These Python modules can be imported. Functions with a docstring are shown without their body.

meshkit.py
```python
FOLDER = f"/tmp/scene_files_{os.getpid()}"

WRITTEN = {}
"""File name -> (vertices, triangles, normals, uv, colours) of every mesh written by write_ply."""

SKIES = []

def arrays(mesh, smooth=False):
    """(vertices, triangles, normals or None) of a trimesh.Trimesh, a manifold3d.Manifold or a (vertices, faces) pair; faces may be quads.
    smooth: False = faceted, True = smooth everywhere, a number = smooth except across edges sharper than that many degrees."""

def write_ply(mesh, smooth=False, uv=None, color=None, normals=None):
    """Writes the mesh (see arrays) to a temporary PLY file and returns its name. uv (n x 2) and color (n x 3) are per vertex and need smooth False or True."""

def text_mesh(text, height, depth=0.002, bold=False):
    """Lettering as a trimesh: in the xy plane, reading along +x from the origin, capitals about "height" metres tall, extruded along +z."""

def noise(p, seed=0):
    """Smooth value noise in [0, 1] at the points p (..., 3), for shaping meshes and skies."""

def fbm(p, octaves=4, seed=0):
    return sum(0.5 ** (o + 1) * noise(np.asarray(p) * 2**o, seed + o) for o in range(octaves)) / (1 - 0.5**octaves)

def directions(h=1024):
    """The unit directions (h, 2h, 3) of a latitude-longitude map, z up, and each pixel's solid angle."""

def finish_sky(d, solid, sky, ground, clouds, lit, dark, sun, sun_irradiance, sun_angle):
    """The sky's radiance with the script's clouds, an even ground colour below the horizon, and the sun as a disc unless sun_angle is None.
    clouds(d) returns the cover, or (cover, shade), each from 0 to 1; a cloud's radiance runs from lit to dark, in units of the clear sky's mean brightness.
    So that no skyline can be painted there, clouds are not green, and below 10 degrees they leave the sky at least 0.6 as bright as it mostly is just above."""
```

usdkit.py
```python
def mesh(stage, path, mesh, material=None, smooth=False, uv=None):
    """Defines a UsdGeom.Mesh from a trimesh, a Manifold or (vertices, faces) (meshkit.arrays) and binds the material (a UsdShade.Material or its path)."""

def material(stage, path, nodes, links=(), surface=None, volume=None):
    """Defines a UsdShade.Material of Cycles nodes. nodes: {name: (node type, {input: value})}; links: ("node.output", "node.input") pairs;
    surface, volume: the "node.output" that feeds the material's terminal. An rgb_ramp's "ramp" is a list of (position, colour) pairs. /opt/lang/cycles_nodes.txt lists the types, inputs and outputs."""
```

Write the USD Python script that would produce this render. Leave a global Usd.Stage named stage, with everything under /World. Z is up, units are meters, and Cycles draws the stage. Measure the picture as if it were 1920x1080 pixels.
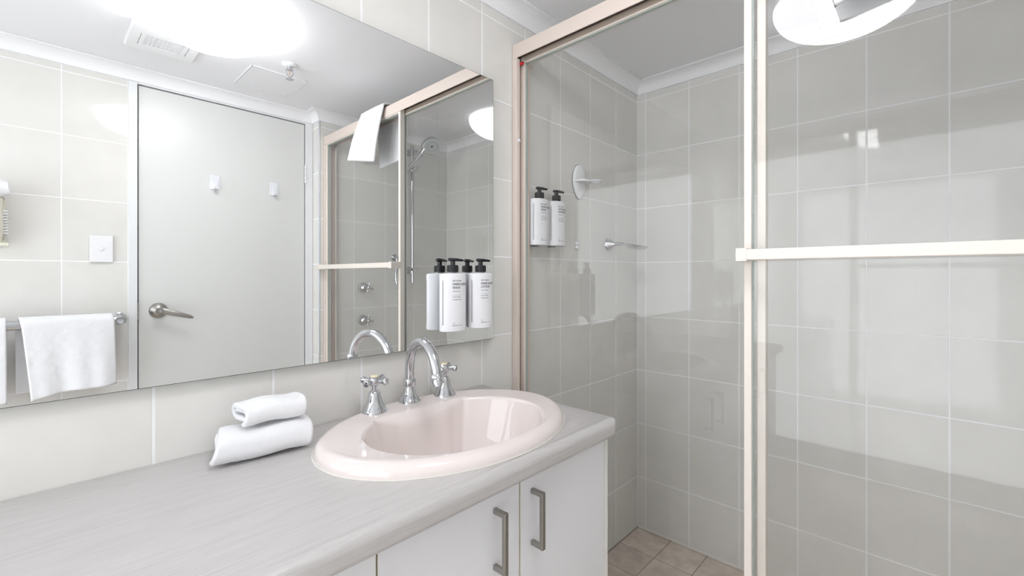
import math, random
import numpy as np, trimesh, usdkit, meshkit
import manifold3d as m3
from shapely.geometry import Polygon
from pxr import Usd, UsdGeom, UsdLux, Gf, Sdf, UsdShade

stage = Usd.Stage.CreateInMemory()
UsdGeom.SetStageUpAxis(stage, 'Z'); UsdGeom.SetStageMetersPerUnit(stage, 1.0)
UsdGeom.Xform.Define(stage, '/World'); UsdGeom.Scope.Define(stage, '/World/Looks')
# ------------------------------------------------------------------ camera, light, exposure
EXPOSURE = 1.27
LAMP_STRENGTH = 6.0
FILL_SKY = 0.46  # strength of the fill that enters by the added window
cam = UsdGeom.Camera.Define(stage, '/World/camera')
cam.CreateHorizontalApertureAttr(36.0); cam.CreateFocalLengthAttr(36.0 * 839.5 / 1920)
cam.CreateHorizontalApertureOffsetAttr(0.0); cam.CreateVerticalApertureOffsetAttr(-24.1 / 1920 * 36.0)
cam.CreateClippingRangeAttr((0.02, 100.0)); cam.CreateExposureAttr(EXPOSURE)
YAW = 0.757
_f = (math.cos(YAW), math.sin(YAW)); _r = (math.sin(YAW), -math.cos(YAW))
cam.AddTransformOp().Set(Gf.Matrix4d(_r[0], _r[1], 0, 0, 0, 0, 1, 0, -_f[0], -_f[1], 0, 0, -1.9344, -1.0175, 1.177, 1))
# the room's lamp is the oyster light on the ceiling (emitting diffuser, built below); an added frosted window behind the camera lets in fill light
dome = UsdLux.DomeLight.Define(stage, '/World/sky')
dome.CreateColorAttr(Gf.Vec3f(.985, .985, 1.03)); dome.CreateIntensityAttr(FILL_SKY)  # only feeds the added window with fill light

rng = np.random.default_rng(7); random.seed(7)
PI = math.pi
# ------------------------------------------------------------------ helpers
used = {}
def numbered(path):
    n = used.get(path, 0); used[path] = n + 1
    return path if n == 0 else f'{path}_{n:03d}'
LOC = {}
GROUPS = {'pump_bottle': 'pump bottles', 'basin_tap': 'basin taps', 'shower_tap': 'shower taps', 'robe_hook': 'robe hooks on the door', 'folded_towel': 'folded towels on the benchtop', 'rail_towel': 'towels on the rail'}
def tag(p, label=None, cat=None, group=None, kind=None):
    p = p.GetPrim() if hasattr(p, 'GetPrim') else p
    for k, v in (('label', label), ('category', cat), ('group', group), ('kind', kind)):
        if v: p.SetCustomDataByKey(k, v)
    return p
def thing(name, label=None, cat=None, loc=(0, 0, 0), rotz=0, group=None, kind=None):
    path = numbered('/World/' + name); x = UsdGeom.Xform.Define(stage, path)
    x.AddTranslateOp().Set(Gf.Vec3d(*map(float, loc)))
    if rotz: x.AddRotateZOp().Set(float(rotz))
    LOC[path] = np.array(loc, float); group = group or GROUPS.get(name)
    return tag(x, label, cat, group, kind)
def part(name, mesh, mat, parent=None, smooth=35, label=None, local=False, kind=None):
    """One Mesh prim; the mesh is given in world coordinates unless local."""
    base = str(parent.GetPath()) if parent is not None else '/World'
    path = numbered(base + '/' + name)
    v, f, n = meshkit.arrays(mesh, smooth)
    if not local and parent is not None: v = v - LOC.get('/' + '/'.join(base.split('/')[1:3]), 0)
    m = usdkit.mesh(stage, path, (v, f), MAT[mat])
    if n is not None:
        m.CreateNormalsAttr([Gf.Vec3f(*map(float, q)) for q in n]); m.SetNormalsInterpolation('vertex')
    p = m.GetPrim()
    if label: p.SetCustomDataByKey('label', label)
    if kind: p.SetCustomDataByKey('kind', kind)
    return p
def dup(src, loc, label, rotz=0, group=None):
    name = src.GetName(); was = src.GetCustomData()
    r = thing(name, label, was['category'], loc, rotz, group or was.get('group'))
    r.GetReferences().AddInternalReference(src.GetPath()); r.SetInstanceable(True)
    return r

def cat(*ms): return trimesh.util.concatenate([to_tm(m) for m in ms])
def to_tm(m):
    if hasattr(m, 'to_mesh'):
        q = m.to_mesh(); return trimesh.Trimesh(q.vert_properties[:, :3], q.tri_verts, process=False)
    return m
def box(lo, hi):
    lo, hi = np.array(lo, float), np.array(hi, float)
    b = trimesh.creation.box(np.abs(hi - lo)); b.apply_translation((lo + hi) / 2); return b
def rbox(lo, hi, r=0.002, seg=3):
    """Box with rounded edges."""
    lo, hi = np.minimum(lo, hi), np.maximum(lo, hi)
    r = min(r, 0.49 * float((np.array(hi) - lo).min()))
    s = m3.Manifold.sphere(r, 4 * seg)
    return to_tm(m3.Manifold.batch_hull([s.translate([x, y, z]) for x in (lo[0] + r, hi[0] - r) for y in (lo[1] + r, hi[1] - r) for z in (lo[2] + r, hi[2] - r)]))
def cbox(lo, hi, c=0.001):
    """Box with chamfered edges (hull of 24 points)."""
    lo, hi = np.minimum(lo, hi).astype(float), np.maximum(lo, hi).astype(float)
    P = []
    for k in range(3):
        for sx in (0, 1):
            for sy in (0, 1):
                for sz in (0, 1):
                    p = np.array([(lo, hi)[sx][0], (lo, hi)[sy][1], (lo, hi)[sz][2]]); s = np.array([1 - 2 * sx, 1 - 2 * sy, 1 - 2 * sz])
                    q = p + s * c; q[k] = p[k]; P.append(q)
    return to_tm(m3.Manifold.hull_points(np.array(P)))
def lathe(prof, seg=40, axis=(0, 0, 1), at=(0, 0, 0)):
    m = trimesh.creation.revolve(np.array(prof, float), sections=seg)
    if m.volume < 0: m.invert()
    m.apply_transform(trimesh.geometry.align_vectors([0, 0, 1], axis)); m.apply_translation(at); return m
def spline(pts, n):
    from scipy.interpolate import CubicSpline
    pts = np.array(pts, float); t = np.r_[0, np.cumsum(np.linalg.norm(np.diff(pts, axis=0), axis=1))]
    return CubicSpline(t, pts)(np.linspace(0, t[-1], n))
def tube(pts, rad, sides=14, cap=True, squash=None):
    p = np.array(pts, float); n = len(p); rad = np.broadcast_to(np.asarray(rad, float), (n,))
    t = np.gradient(p, axis=0); t /= np.linalg.norm(t, axis=1, keepdims=True)
    a = np.cross(t[0], [0, 0, 1.0]);  a = np.cross(t[0], [1.0, 0, 0]) if np.linalg.norm(a) < 1e-3 else a
    V = []
    for i in range(n):
        a = a - t[i] * (a @ t[i]); a /= np.linalg.norm(a); b = np.cross(t[i], a)
        an = np.arange(sides) * 2 * PI / sides
        V.append(p[i] + rad[i] * (np.cos(an)[:, None] * a + np.sin(an)[:, None] * b))
    return loft(V, cap)
def loft(rings, cap=True):
    n, s = len(rings), len(rings[0]); V = np.vstack(rings); F = []
    for i in range(n - 1):
        for j in range(s):
            k = (j + 1) % s; a, b, c, d = i * s + j, i * s + k, (i + 1) * s + k, (i + 1) * s + j
            F += [[a, b, c], [a, c, d]]
    if cap:
        V = np.vstack([V, rings[0].mean(0), rings[-1].mean(0)])
        for j in range(s):
            k = (j + 1) % s; F += [[n * s, k, j], [n * s + 1, (n - 1) * s + j, (n - 1) * s + k]]
    m = trimesh.Trimesh(V, F, process=False)
    if m.volume < 0: m.invert()
    return m
def prism(poly, h, T=None):
    m = trimesh.creation.extrude_polygon(poly, h, engine='earcut')
    if T is not None: m.apply_transform(T)
    return m
def sheet(fn, ns, nw, thick, rough=0.0012, freq=55, seed=1):
    """A thick soft cloth: fn(s, w) -> middle surface for s, w in [0, 1]; closed with rounded rims."""
    S, W = np.linspace(0, 1, ns), np.linspace(0, 1, nw)
    P = np.array([[fn(s, w) for w in W] for s in S], float)
    N = np.cross(np.gradient(P, axis=0), np.gradient(P, axis=1)); N /= np.linalg.norm(N, axis=2, keepdims=True) + 1e-12
    s2, w2 = np.meshgrid(S, W, indexing='ij')
    # thickness falls off to a round rim
    L = np.linalg.norm(np.diff(P, axis=0), axis=2).sum(0).mean(); B = np.linalg.norm(np.diff(P, axis=1), axis=2).sum(1).mean()
    e = np.minimum(np.minimum(s2, 1 - s2) * L, np.minimum(w2, 1 - w2) * B) / (thick / 2)
    h = thick / 2 * np.sqrt(np.clip(1 - (1 - np.clip(e, 0, 1)) ** 2, 0.0, 1))
    A, Bk = P + N * h[..., None], P - N * h[..., None]
    d = (meshkit.fbm(P * freq, 3, seed) - .5)[..., None] * 2 * rough * (h / (thick / 2))[..., None]
    A, Bk = A + N * d, Bk + N * d * .6
    def grid(flip):
        i, j = np.meshgrid(np.arange(ns - 1), np.arange(nw - 1), indexing='ij'); a = i * nw + j
        q = np.stack([a, a + nw, a + nw + 1, a + 1], -1).reshape(-1, 4)
        return q[:, ::-1] if flip else q
    q = np.vstack([grid(False), grid(True) + ns * nw])
    m = trimesh.Trimesh(np.vstack([A.reshape(-1, 3), Bk.reshape(-1, 3)]), np.vstack([q[:, [0, 1, 2]], q[:, [0, 2, 3]]]), process=False)
    m.merge_vertices(); 
    if m.volume < 0: m.invert()
    return m
def align(mesh, axis, at=(0, 0, 0)):
    m = mesh.copy(); m.apply_transform(trimesh.geometry.align_vectors([0, 0, 1], axis)); m.apply_translation(at); return m

# ------------------------------------------------------------------ materials
MAT = {}
def lin(r, g, b): return tuple(((c / 255 + .055) / 1.055) ** 2.4 if c > 10 else c / 3294.6 for c in (r, g, b))
def M_(name, nodes, links=(), surface='p.BSDF'): MAT[name] = usdkit.material(stage, '/World/Looks/' + name, nodes, links, surface=surface)
def plain(name, col, rough=.5, metal=0., spec=.5, **kw):
    M_(name, {'p': ('principled_bsdf', {'base_color': col, 'roughness': rough, 'metallic': metal, 'specular_ior_level': spec, **kw})})
def mottled(name, c1, c2, scale, rough, spec=.5, bump=0., bscale=40, rand=0.0, detail=4):
    n = {'g': ('geometry', {}), 'n': ('noise_texture', {'scale': scale, 'detail': detail, 'roughness': .6}),
         'r': ('rgb_ramp', {'ramp': [(.3, c1), (.7, c2)]}), 'p': ('principled_bsdf', {'roughness': rough, 'specular_ior_level': spec})}
    l = [('g.position', 'n.vector'), ('n.fac', 'r.fac')]
    src = 'r.color'
    if rand:
        n['o'] = ('object_info', {}); n['mr'] = ('map_range', {'from_min': 0, 'from_max': 1, 'to_min': 1 - rand, 'to_max': 1 + rand * .3})
        n['h'] = ('hsv', {'hue': .5, 'saturation': 1.0, 'fac': 1.0}); l += [('o.random', 'mr.value'), ('mr.result', 'h.value'), ('r.color', 'h.color')]; src = 'h.color'
    l.append((src, 'p.base_color'))
    if bump:
        n['bn'] = ('noise_texture', {'scale': bscale, 'detail': 2}); n['b'] = ('bump', {'strength': bump, 'distance': .002})
        l += [('g.position', 'bn.vector'), ('bn.fac', 'b.height'), ('b.normal', 'p.normal')]
    M_(name, n, l)
mottled('wall_tile', (.765, .75, .71), (.805, .79, .755), 7, .05, .42, bump=.02, bscale=9, rand=.03)
plain('grout', lin(247, 247, 248), .5)
mottled('floor_tile', (.58, .485, .41), (.84, .73, .64), 14, .45, .4, bump=.15, bscale=60, rand=.12)
plain('floor_grout', (.36, .31, .26), .8)
plain('silicone', lin(225, 222, 214), .45)
plain('ceiling_paint', lin(243, 243, 245), .7)
plain('cornice_paint', lin(248, 248, 249), .55)
plain('wall_paint', lin(240, 239, 236), .6)
plain('door_paint', lin(226, 227, 224), .32)
plain('frame_paint', lin(236, 237, 238), .3)
plain('gap_shade', (.03, .03, .03), .8)  # near-black, stands for shade in the gap around the door
plain('white_plastic', lin(240, 240, 241), .3)
plain('clear_plastic', lin(236, 238, 242), .12, spec=.6)
plain('ivory_plastic', lin(226, 224, 208), .35)
plain('chrome', (.60, .61, .63), .035, 1.)
plain('satin_nickel', (.40, .385, .36), .33, 1.)
plain('handle_metal', (.36, .345, .32), .38, 1.)
plain('trim_metal', (.62, .63, .66), .3, 1.)
plain('mirror_silver', (.93, .94, .94), .0, 1.)
plain('mirror_edge', (.10, .12, .11), .25)
plain('screen_frame', (.73, .63, .565), .38, .0, .5)
plain('screen_cream', (.83, .765, .70), .33)
plain('track_shade', (.16, .12, .10), .5)  # darkened to put shade inside the header
plain('rail_shade', (.50, .41, .34), .4)  # frame colour browned with the shade under the header
plain('red_rubber', (.55, .02, .02), .5)
plain('cabinet_white', lin(238, 238, 241), .28)
plain('edge_pale', lin(238, 236, 230), .4)
plain('edge_beige', lin(228, 222, 204), .4)
plain('basin_ceramic', (.83, .75, .722), .07, 0., .55, coat_weight=.4, coat_roughness=.03)
plain('bottle_white', lin(244, 244, 247), .33)
plain('pump_black', (.012, .012, .014), .35)
plain('print_black', (.02, .02, .022), .6)
plain('print_grey', (.22, .22, .24), .6)
plain('cap_cream', lin(238, 226, 190), .25)
plain('nozzle_grey', (.16, .17, .18), .5)
plain('shower_face', lin(214, 220, 218), .3)
plain('sprinkler_bulb', (.5, .25, .22), .1)
plain('grille_dark', (.10, .10, .105), .7)
# terry cloth
M_('terry', {'g': ('geometry', {}), 'n': ('noise_texture', {'scale': 420, 'detail': 3, 'roughness': .7}), 'b': ('bump', {'strength': .55, 'distance': .0016}),
             'p': ('principled_bsdf', {'base_color': lin(240, 240, 242), 'roughness': .9, 'specular_ior_level': .15, 'sheen_weight': .25, 'sheen_roughness': .5})},
   [('g.position', 'n.vector'), ('n.fac', 'b.height'), ('b.normal', 'p.normal')])
# laminate: fine streaks along the bench (x)
M_('laminate', {'g': ('geometry', {}), 'm': ('mapping', {'scale': (9., 170., 170.)}), 'n': ('noise_texture', {'scale': 1.0, 'detail': 5, 'roughness': .65}),
                'm2': ('mapping', {'scale': (22., 560., 560.)}), 'n2': ('noise_texture', {'scale': 1.0, 'detail': 3, 'roughness': .6}),
                'mx': ('mix_float', {'fac': .45}), 'r': ('rgb_ramp', {'ramp': [(.28, (.475, .45, .435)), (.5, (.55, .53, .52)), (.72, (.595, .575, .57))]}),
                'b': ('bump', {'strength': .12, 'distance': .0006}), 'p': ('principled_bsdf', {'roughness': .38, 'specular_ior_level': .45})},
   [('g.position', 'm.vector'), ('m.vector', 'n.vector'), ('g.position', 'm2.vector'), ('m2.vector', 'n2.vector'), ('n.fac', 'mx.a'), ('n2.fac', 'mx.b'),
    ('mx.result', 'r.fac'), ('r.color', 'p.base_color'), ('mx.result', 'b.height'), ('b.normal', 'p.normal')])
# clear glass of the screen: sunlight-style pane (front faces reflect, all faces pass light)
M_('glass', {'f': ('fresnel', {'IOR': 1.55}), 'g': ('geometry', {}), 'i': ('math', {'math_type': 'subtract', 'value1': 1.0}), 'k': ('math', {'math_type': 'multiply'}),
             't': ('transparent_bsdf', {'color': (.985, .987, .984)}), 's': ('glossy_bsdf', {'color': (1, 1, 1), 'roughness': 0.}), 'mx': ('mix_closure', {})},
   [('g.backfacing', 'i.value2'), ('f.fac', 'k.value1'), ('i.value', 'k.value2'), ('k.value', 'mx.fac'), ('t.BSDF', 'mx.closure1'), ('s.BSDF', 'mx.closure2')], surface='mx.closure')
M_('frosted', {'t': ('transparent_bsdf', {'color': (.95, .97, .97)}), 's': ('translucent_bsdf', {'color': (.95, .97, .97)}), 'mx': ('mix_closure', {'fac': .5})},
   [('t.BSDF', 'mx.closure1'), ('s.BSDF', 'mx.closure2')], surface='mx.closure')
plain('glass_edge', (.36, .43, .40), .2)
M_('lamp_glow', {'e': ('emission', {'color': (.985, .985, 1.02), 'strength': LAMP_STRENGTH})}, surface='e.emission')

# ------------------------------------------------------------------ the room
CE, CB = 2.067, 2.019            # ceiling height, foot of the cornice
XW, YB, YS, XR = -3.0, -1.546, -1.461, -0.882  # XW: unseen end wall, set back to even out the fill
G = .0042 / 2                    # half a grout joint
def tiles(wall, mat, o, u, v, n, uj, vj, skip=None, depth=.004, wob=.0):
    """Individual tiles between the joint positions uj, vj on the plane o + a*u + b*v, facing n; 1 mm proud of the grout."""
    o, u, v, n = (np.array(q, float) for q in (o, u, v, n))
    T = np.eye(4); T[:3, 0], T[:3, 1], T[:3, 2], T[:3, 3] = u, v, n, o
    flip = np.linalg.det(T[:3, :3]) < 0
    for a0, a1 in zip(uj[:-1], uj[1:]):
        for b0, b1 in zip(vj[:-1], vj[1:]):
            if a1 - a0 < .006 or b1 - b0 < .006: continue
            if skip and skip((a0 + a1) / 2, (b0 + b1) / 2): continue
            c = .0007; P = []
            x0, x1, y0, y1 = a0 + G, a1 - G, b0 + G, b1 - G
            w = rng.uniform(-wob, wob, 4)
            V = [(x0, y0, -depth), (x1, y0, -depth), (x1, y1, -depth), (x0, y1, -depth), (x0, y0, -c), (x1, y0, -c), (x1, y1, -c), (x0, y1, -c),
                 (x0 + c, y0 + c, w[0]), (x1 - c, y0 + c, w[1]), (x1 - c, y1 - c, w[2]), (x0 + c, y1 - c, w[3])]
            F = []
            for k in range(4):
                j = (k + 1) % 4
                F += [[k, j, 4 + j], [k, 4 + j, 4 + k], [4 + k, 4 + j, 8 + j], [4 + k, 8 + j, 8 + k]]
            F += [[8, 9, 10], [8, 10, 11], [0, 2, 1], [0, 3, 2]]
            m = trimesh.Trimesh(V, F, process=False); m.apply_transform(T)
            if flip: m.invert()
            part('tile', m, mat, wall, smooth=False)
GD = .0006                       # grout lies this far behind the tile faces
zj = sorted([1.988 - .2506 * k for k in range(8)] + [.003, CB])
xj_l = sorted([0.0] + [-.1928 - .2 * k for k in range(14)] + [XW])
w = thing('wall_left', 'tiled wall behind the vanity and along the shower', loc=(0, 0, 0), kind='structure')
part('grout', box((XW - .1, GD, -.1), (.1, .1, CE + .08)), 'grout', w, smooth=False)
tiles(w, 'wall_tile', (0, 0, 0), (1, 0, 0), (0, 0, 1), (0, -1, 0), xj_l, zj, wob=.00025)
w = thing('wall_right', 'tiled end wall of the shower', loc=(0, 0, 0), kind='structure')
part('grout', box((GD, YS - .2, -.1), (.1, GD, CE + .08)), 'grout', w, smooth=False)
yj = sorted([0.0] + [-.0419 - .2016 * k for k in range(8)] + [YS])
tiles(w, 'wall_tile', (0, 0, 0), (0, 1, 0), (0, 0, 1), (-1, 0, 0), yj, zj, wob=.00025)
w = thing('wall_shower', 'tiled side wall of the shower with the hand shower', loc=(0, 0, 0), kind='structure')
part('grout', box((XR + GD, YS - .2, 0), (GD, YS - GD, CE)), 'grout', w, smooth=False)
tiles(w, 'wall_tile', (0, YS, 0), (1, 0, 0), (0, 0, 1), (0, 1, 0), sorted([0, -.069, -.2735, -.478, -.6805, XR + .004]), zj, wob=.00025)
tiles(w, 'wall_tile', (XR, 0, 0), (0, 1, 0), (0, 0, 1), (-1, 0, 0), [YB, YS - .004], zj)
part('corner_trim', lathe([(0, 0), (.0052, 0), (.0052, CB), (0, CB)], 16, at=(XR + .0045, YS - .0045, 0)), 'trim_metal', w)
w = thing('wall_back', 'tiled wall beside the entrance door', loc=(0, 0, 0), kind='structure')
part('grout', cat(box((XW - .1, YB - .1, 0), (-1.668, YB - GD, CE)), box((-1.668, YB - .1, CB), (XR, YB - GD, CE))), 'grout', w, smooth=False)
zj_b = sorted([1.9925 - .2530 * k for k in range(8)] + [.003, CB])
tiles(w, 'wall_tile', (0, YB, 0), (1, 0, 0), (0, 0, 1), (0, 1, 0), sorted([-1.668, -1.871, -2.071, -2.271, -2.471, -2.671, -2.871, XW]), zj_b, wob=.00025)
w = thing('wall_behind', 'plain unseen wall behind the camera', loc=(0, 0, 0), kind='structure')
wy0, wy1, wz0, wz1 = -1.40, -.06, .10, 1.97
part('paint', cat(box((XW - .1, YB, 0), (XW, 0, wz0)), box((XW - .1, YB, wz1), (XW, 0, CE)), box((XW - .1, YB, wz0), (XW, wy0, wz1)), box((XW - .1, wy1, wz0), (XW, 0, wz1))), 'wall_paint', w, smooth=False)
wn = thing('window_1', 'added frosted fill window, out of view behind the camera', loc=(XW, -.76, wz0), kind='structure')  # added out of view to brighten the shower
part('frame', cat(*[box((XW - .07, a, b), (XW - .03, c, d)) for a, b, c, d in ((wy0, wz0, wy1, wz0 + .04), (wy0, wz1 - .04, wy1, wz1), (wy0, wz0 + .04, wy0 + .04, wz1 - .04), (wy1 - .04, wz0 + .04, wy1, wz1 - .04))]), 'frame_paint', wn, smooth=False)
part('frosted_pane', box((XW - .053, wy0 + .035, wz0 + .035), (XW - .047, wy1 - .035, wz1 - .035)), 'frosted', wn, smooth=False)
fl = thing('floor', 'brown stone-look tiled floor', loc=(0, 0, 0), kind='structure')
part('grout', box((XW - .1, YB - .1, -.1), (GD, GD, -.0012)), 'floor_grout', fl, smooth=False)
fx = sorted([0] + [-.0155 - .158 * k for k in range(19)] + [XW]); fy = sorted([-.004] + [-.0085 - .158 * k for k in range(10)] + [YB])
G = .0035 / 2
tiles(fl, 'floor_tile', (0, 0, 0), (1, 0, 0), (0, 1, 0), (0, 0, 1), fx, fy, skip=lambda a, b: a > XR and b < YS, wob=.0004)
part('silicone_joint', cat(prism(Polygon([(0, 0), (0, .007), (-.006, .0005)]), 1.45, trimesh.transformations.rotation_matrix(PI / 2, [1, 0, 0])),
     box((-.86, -.005, .0002), (-.004, -.0005, .006))), 'silicone', fl, smooth=False)
c = part('ceiling', box((XW - .1, YS - .2, CE), (GD, GD, CE + .08)), 'ceiling_paint', smooth=False); tag(c, 'white painted ceiling', kind='structure')

def cornice(p0, p1, nin, m0, m1):
    H = CE - CB; Wd = .056
    a = np.linspace(0, PI / 2, 9)
    sec = [(0.0005, CB), (.006, CB)] + [(Wd - .004 - (Wd - .010) * math.cos(t), CE - .006 - (H - .013) * (1 - math.sin(t))) for t in a] + [(Wd - .004, CE - .004), (Wd, CE - .004), (Wd, CE - .0005), (.0005, CE - .0005)]
    p0, p1, nin = (np.array(q, float) for q in (p0, p1, nin)); d = (p1 - p0) / np.linalg.norm(p1 - p0)
    R = [np.array([[*(p + nin * o + d * s * o), z] for o, z in sec]) for p, s in ((p0, m0), (p1, -m1))]
    V = np.vstack(R); k = len(sec); F = []
    for j in range(k):
        i = (j + 1) % k; F += [[j, i, k + i], [j, k + i, k + j]]
    tri = trimesh.creation.triangulate_polygon(Polygon(sec), engine='earcut')
    idx = [int(np.argmin(((np.array(sec) - q) ** 2).sum(1))) for q in tri[0]]
    F += [[idx[t] for t in q] for q in tri[1]] + [[k + idx[t] for t in q[::-1]] for q in tri[1]]
    m = trimesh.Trimesh(V, F, process=False); m.fix_normals(); return m
for n_, (p0, p1, nin, m0, m1, lb) in enumerate([
        ((0, 0), (XW, 0), (0, -1), 1, 1, 'white cove cornice above the mirror wall'), ((0, 0), (0, YS), (-1, 0), 1, 1, 'white cove cornice above the shower end wall'),
        ((0, YS), (XR, YS), (0, 1), 1, -1, 'white cove cornice above the hand shower wall'), ((XR, YS), (XR, YB), (-1, 0), -1, 1, 'short white cornice return beside the door'),
        ((XR, YB), (XW, YB), (0, 1), 1, 1, 'white cove cornice above the entrance door'), ((XW, YB), (XW, 0), (1, 0), 1, 1, 'white cove cornice behind the camera')], 1):
    c = part(f'trim_{n_}', cornice(p0, p1, nin, m0, m1), 'cornice_paint', smooth=25); tag(c, lb, kind='structure')

# ------------------------------------------------------------------ entrance door (seen in the mirror)
dx0, dx1, dz = -1.636, -.922, 2.0105
d = thing('door_1', 'white flush entrance door with lever handle', loc=(dx0, YB, 0), kind='structure')
part('leaf', cbox((dx0 + .003, YB - .04, .008), (dx1 - .003, YB - .002, dz - .004), .0012), 'door_paint', d, smooth=False)
part('frame', cat(cbox((-1.668, YB - .06, 0), (dx0 - .0015, YB + .006, CB - .001)), cbox((dx1 + .0015, YB - .06, 0), (XR - .001, YB + .006, CB - .001)),
                  box((dx0 - .0015, YB - .06, dz), (dx1 + .0015, YB + .006, CB - .001))), 'frame_paint', d, smooth=False)
part('door_stop', cat(box((dx0 - .0015, YB - .06, 0), (dx0 + .012, YB - .042, dz)), box((dx1 - .012, YB - .06, 0), (dx1 + .0015, YB - .042, dz)), box((dx0, YB - .06, dz - .004), (dx1, YB - .042, dz))), 'gap_shade', d, smooth=False)  # strips behind the leaf, coloured as shade in the door gap
hc = np.array((-1.5645, YB - .002, 1.019))
rose = part('handle', lathe([(0, 0), (.034, 0), (.034, .003), (.031, .008), (.022, .016), (.016, .019), (.013, .021), (.013, .032), (0, .032)], 48, (0, 1, 0), hc), 'satin_nickel', d)
hub = lathe([(0, 0), (.0135, 0), (.0140, .003), (.0140, .016), (.0120, .020), (0, .020)], 32, (0, 1, 0), hc + (0, .032, 0))
rings = []
for t in np.linspace(0, 1, 12):
    cx = hc + np.array((.008 + .112 * t, .044 + .012 * math.sin(t * PI * .6), -.036 * t ** 1.05))
    hh, ww = .0138 * (1 - .5 * t ** 2), .006 * (1 - .3 * t)
    if t == 1: hh *= .55; ww *= .6
    an = np.linspace(0, 2 * PI, 16, endpoint=False); rings.append(np.array([cx + (0, ww * math.cos(q), hh * math.sin(q)) for q in an]))
part('lever', cat(hub, loft(rings)), 'satin_nickel', rose)
part('lock_button', lathe([(0, 0), (.0068, 0), (.0068, .004), (.0055, .006), (0, .006)], 24, (0, 1, 0), hc + (0, .0535, 0)), 'chrome', rose)
for z in (1.734, .25):
    part('hinge', cat(*[lathe([(0, 0), (.0058, 0), (.0058, .0185), (0, .0185)], 14, at=(dx1 + .0015, YB + .004, z - .05 + .02 * k)) for k in range(5)],
                      box((dx1 - .001, YB - .004, z - .05), (dx1 + .004, YB + .004, z + .05))), 'frame_paint', d)
part('strike_plate', box((dx0 - .002, YB - .03, .985), (dx0 + .002, YB + .0062, 1.055)), 'satin_nickel', d, smooth=False)

# ------------------------------------------------------------------ ceiling fittings
LX, LY, LR, LH = -1.528, -.808, .200, .115
lp = thing('ceiling_light', 'large round white glowing oyster ceiling light over the middle of the bathroom', 'ceiling light', (LX, LY, CE))
part('base_ring', lathe([(0, 0), (LR - .012, 0), (LR - .012, -.006), (0, -.006)], 72, at=(LX, LY, CE - .0005)), 'white_plastic', lp)
a = np.linspace(0, PI / 2, 18)
part('diffuser', lathe([(LR * math.cos(t) if t < PI / 2 else 0, -.004 - (LH - .004) * math.sin(t)) for t in a] + [], 72, at=(LX, LY, CE)), 'lamp_glow', lp, smooth=True)
vx0, vx1, vy0, vy1 = -1.7125, -1.497, -1.253, -1.034
v = thing('exhaust_fan_cover', 'square white exhaust fan cover with a fine grille, on the ceiling above the door', 'exhaust fan', ((vx0 + vx1) / 2, (vy0 + vy1) / 2, CE))
gx0, gx1, gy0, gy1 = -1.663, -1.548, -1.197, -1.100
cov = m3.Manifold.hull_points(np.array([(x, y, z) for z, i in ((CE - .001, 0), (CE - .012, 0), (CE - .017, .005)) for x in (vx0 + i, vx1 - i) for y in (vy0 + i, vy1 - i)]))
for lo, hi in (((gx0, gy0, CE - .03), (gx1, gy1, CE - .006)), ((gx0 - .016, gy0 - .004, CE - .03), (gx0 - .014, gy1 + .004, CE - .013)), ((gx1 + .014, gy0 - .004, CE - .03), (gx1 + .016, gy1 + .004, CE - .013))):
    cov = cov - m3.Manifold.cube((np.array(hi) - lo).tolist()).translate(list(lo))
part('cover', to_tm(cov), 'white_plastic', v, smooth=False)
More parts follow.
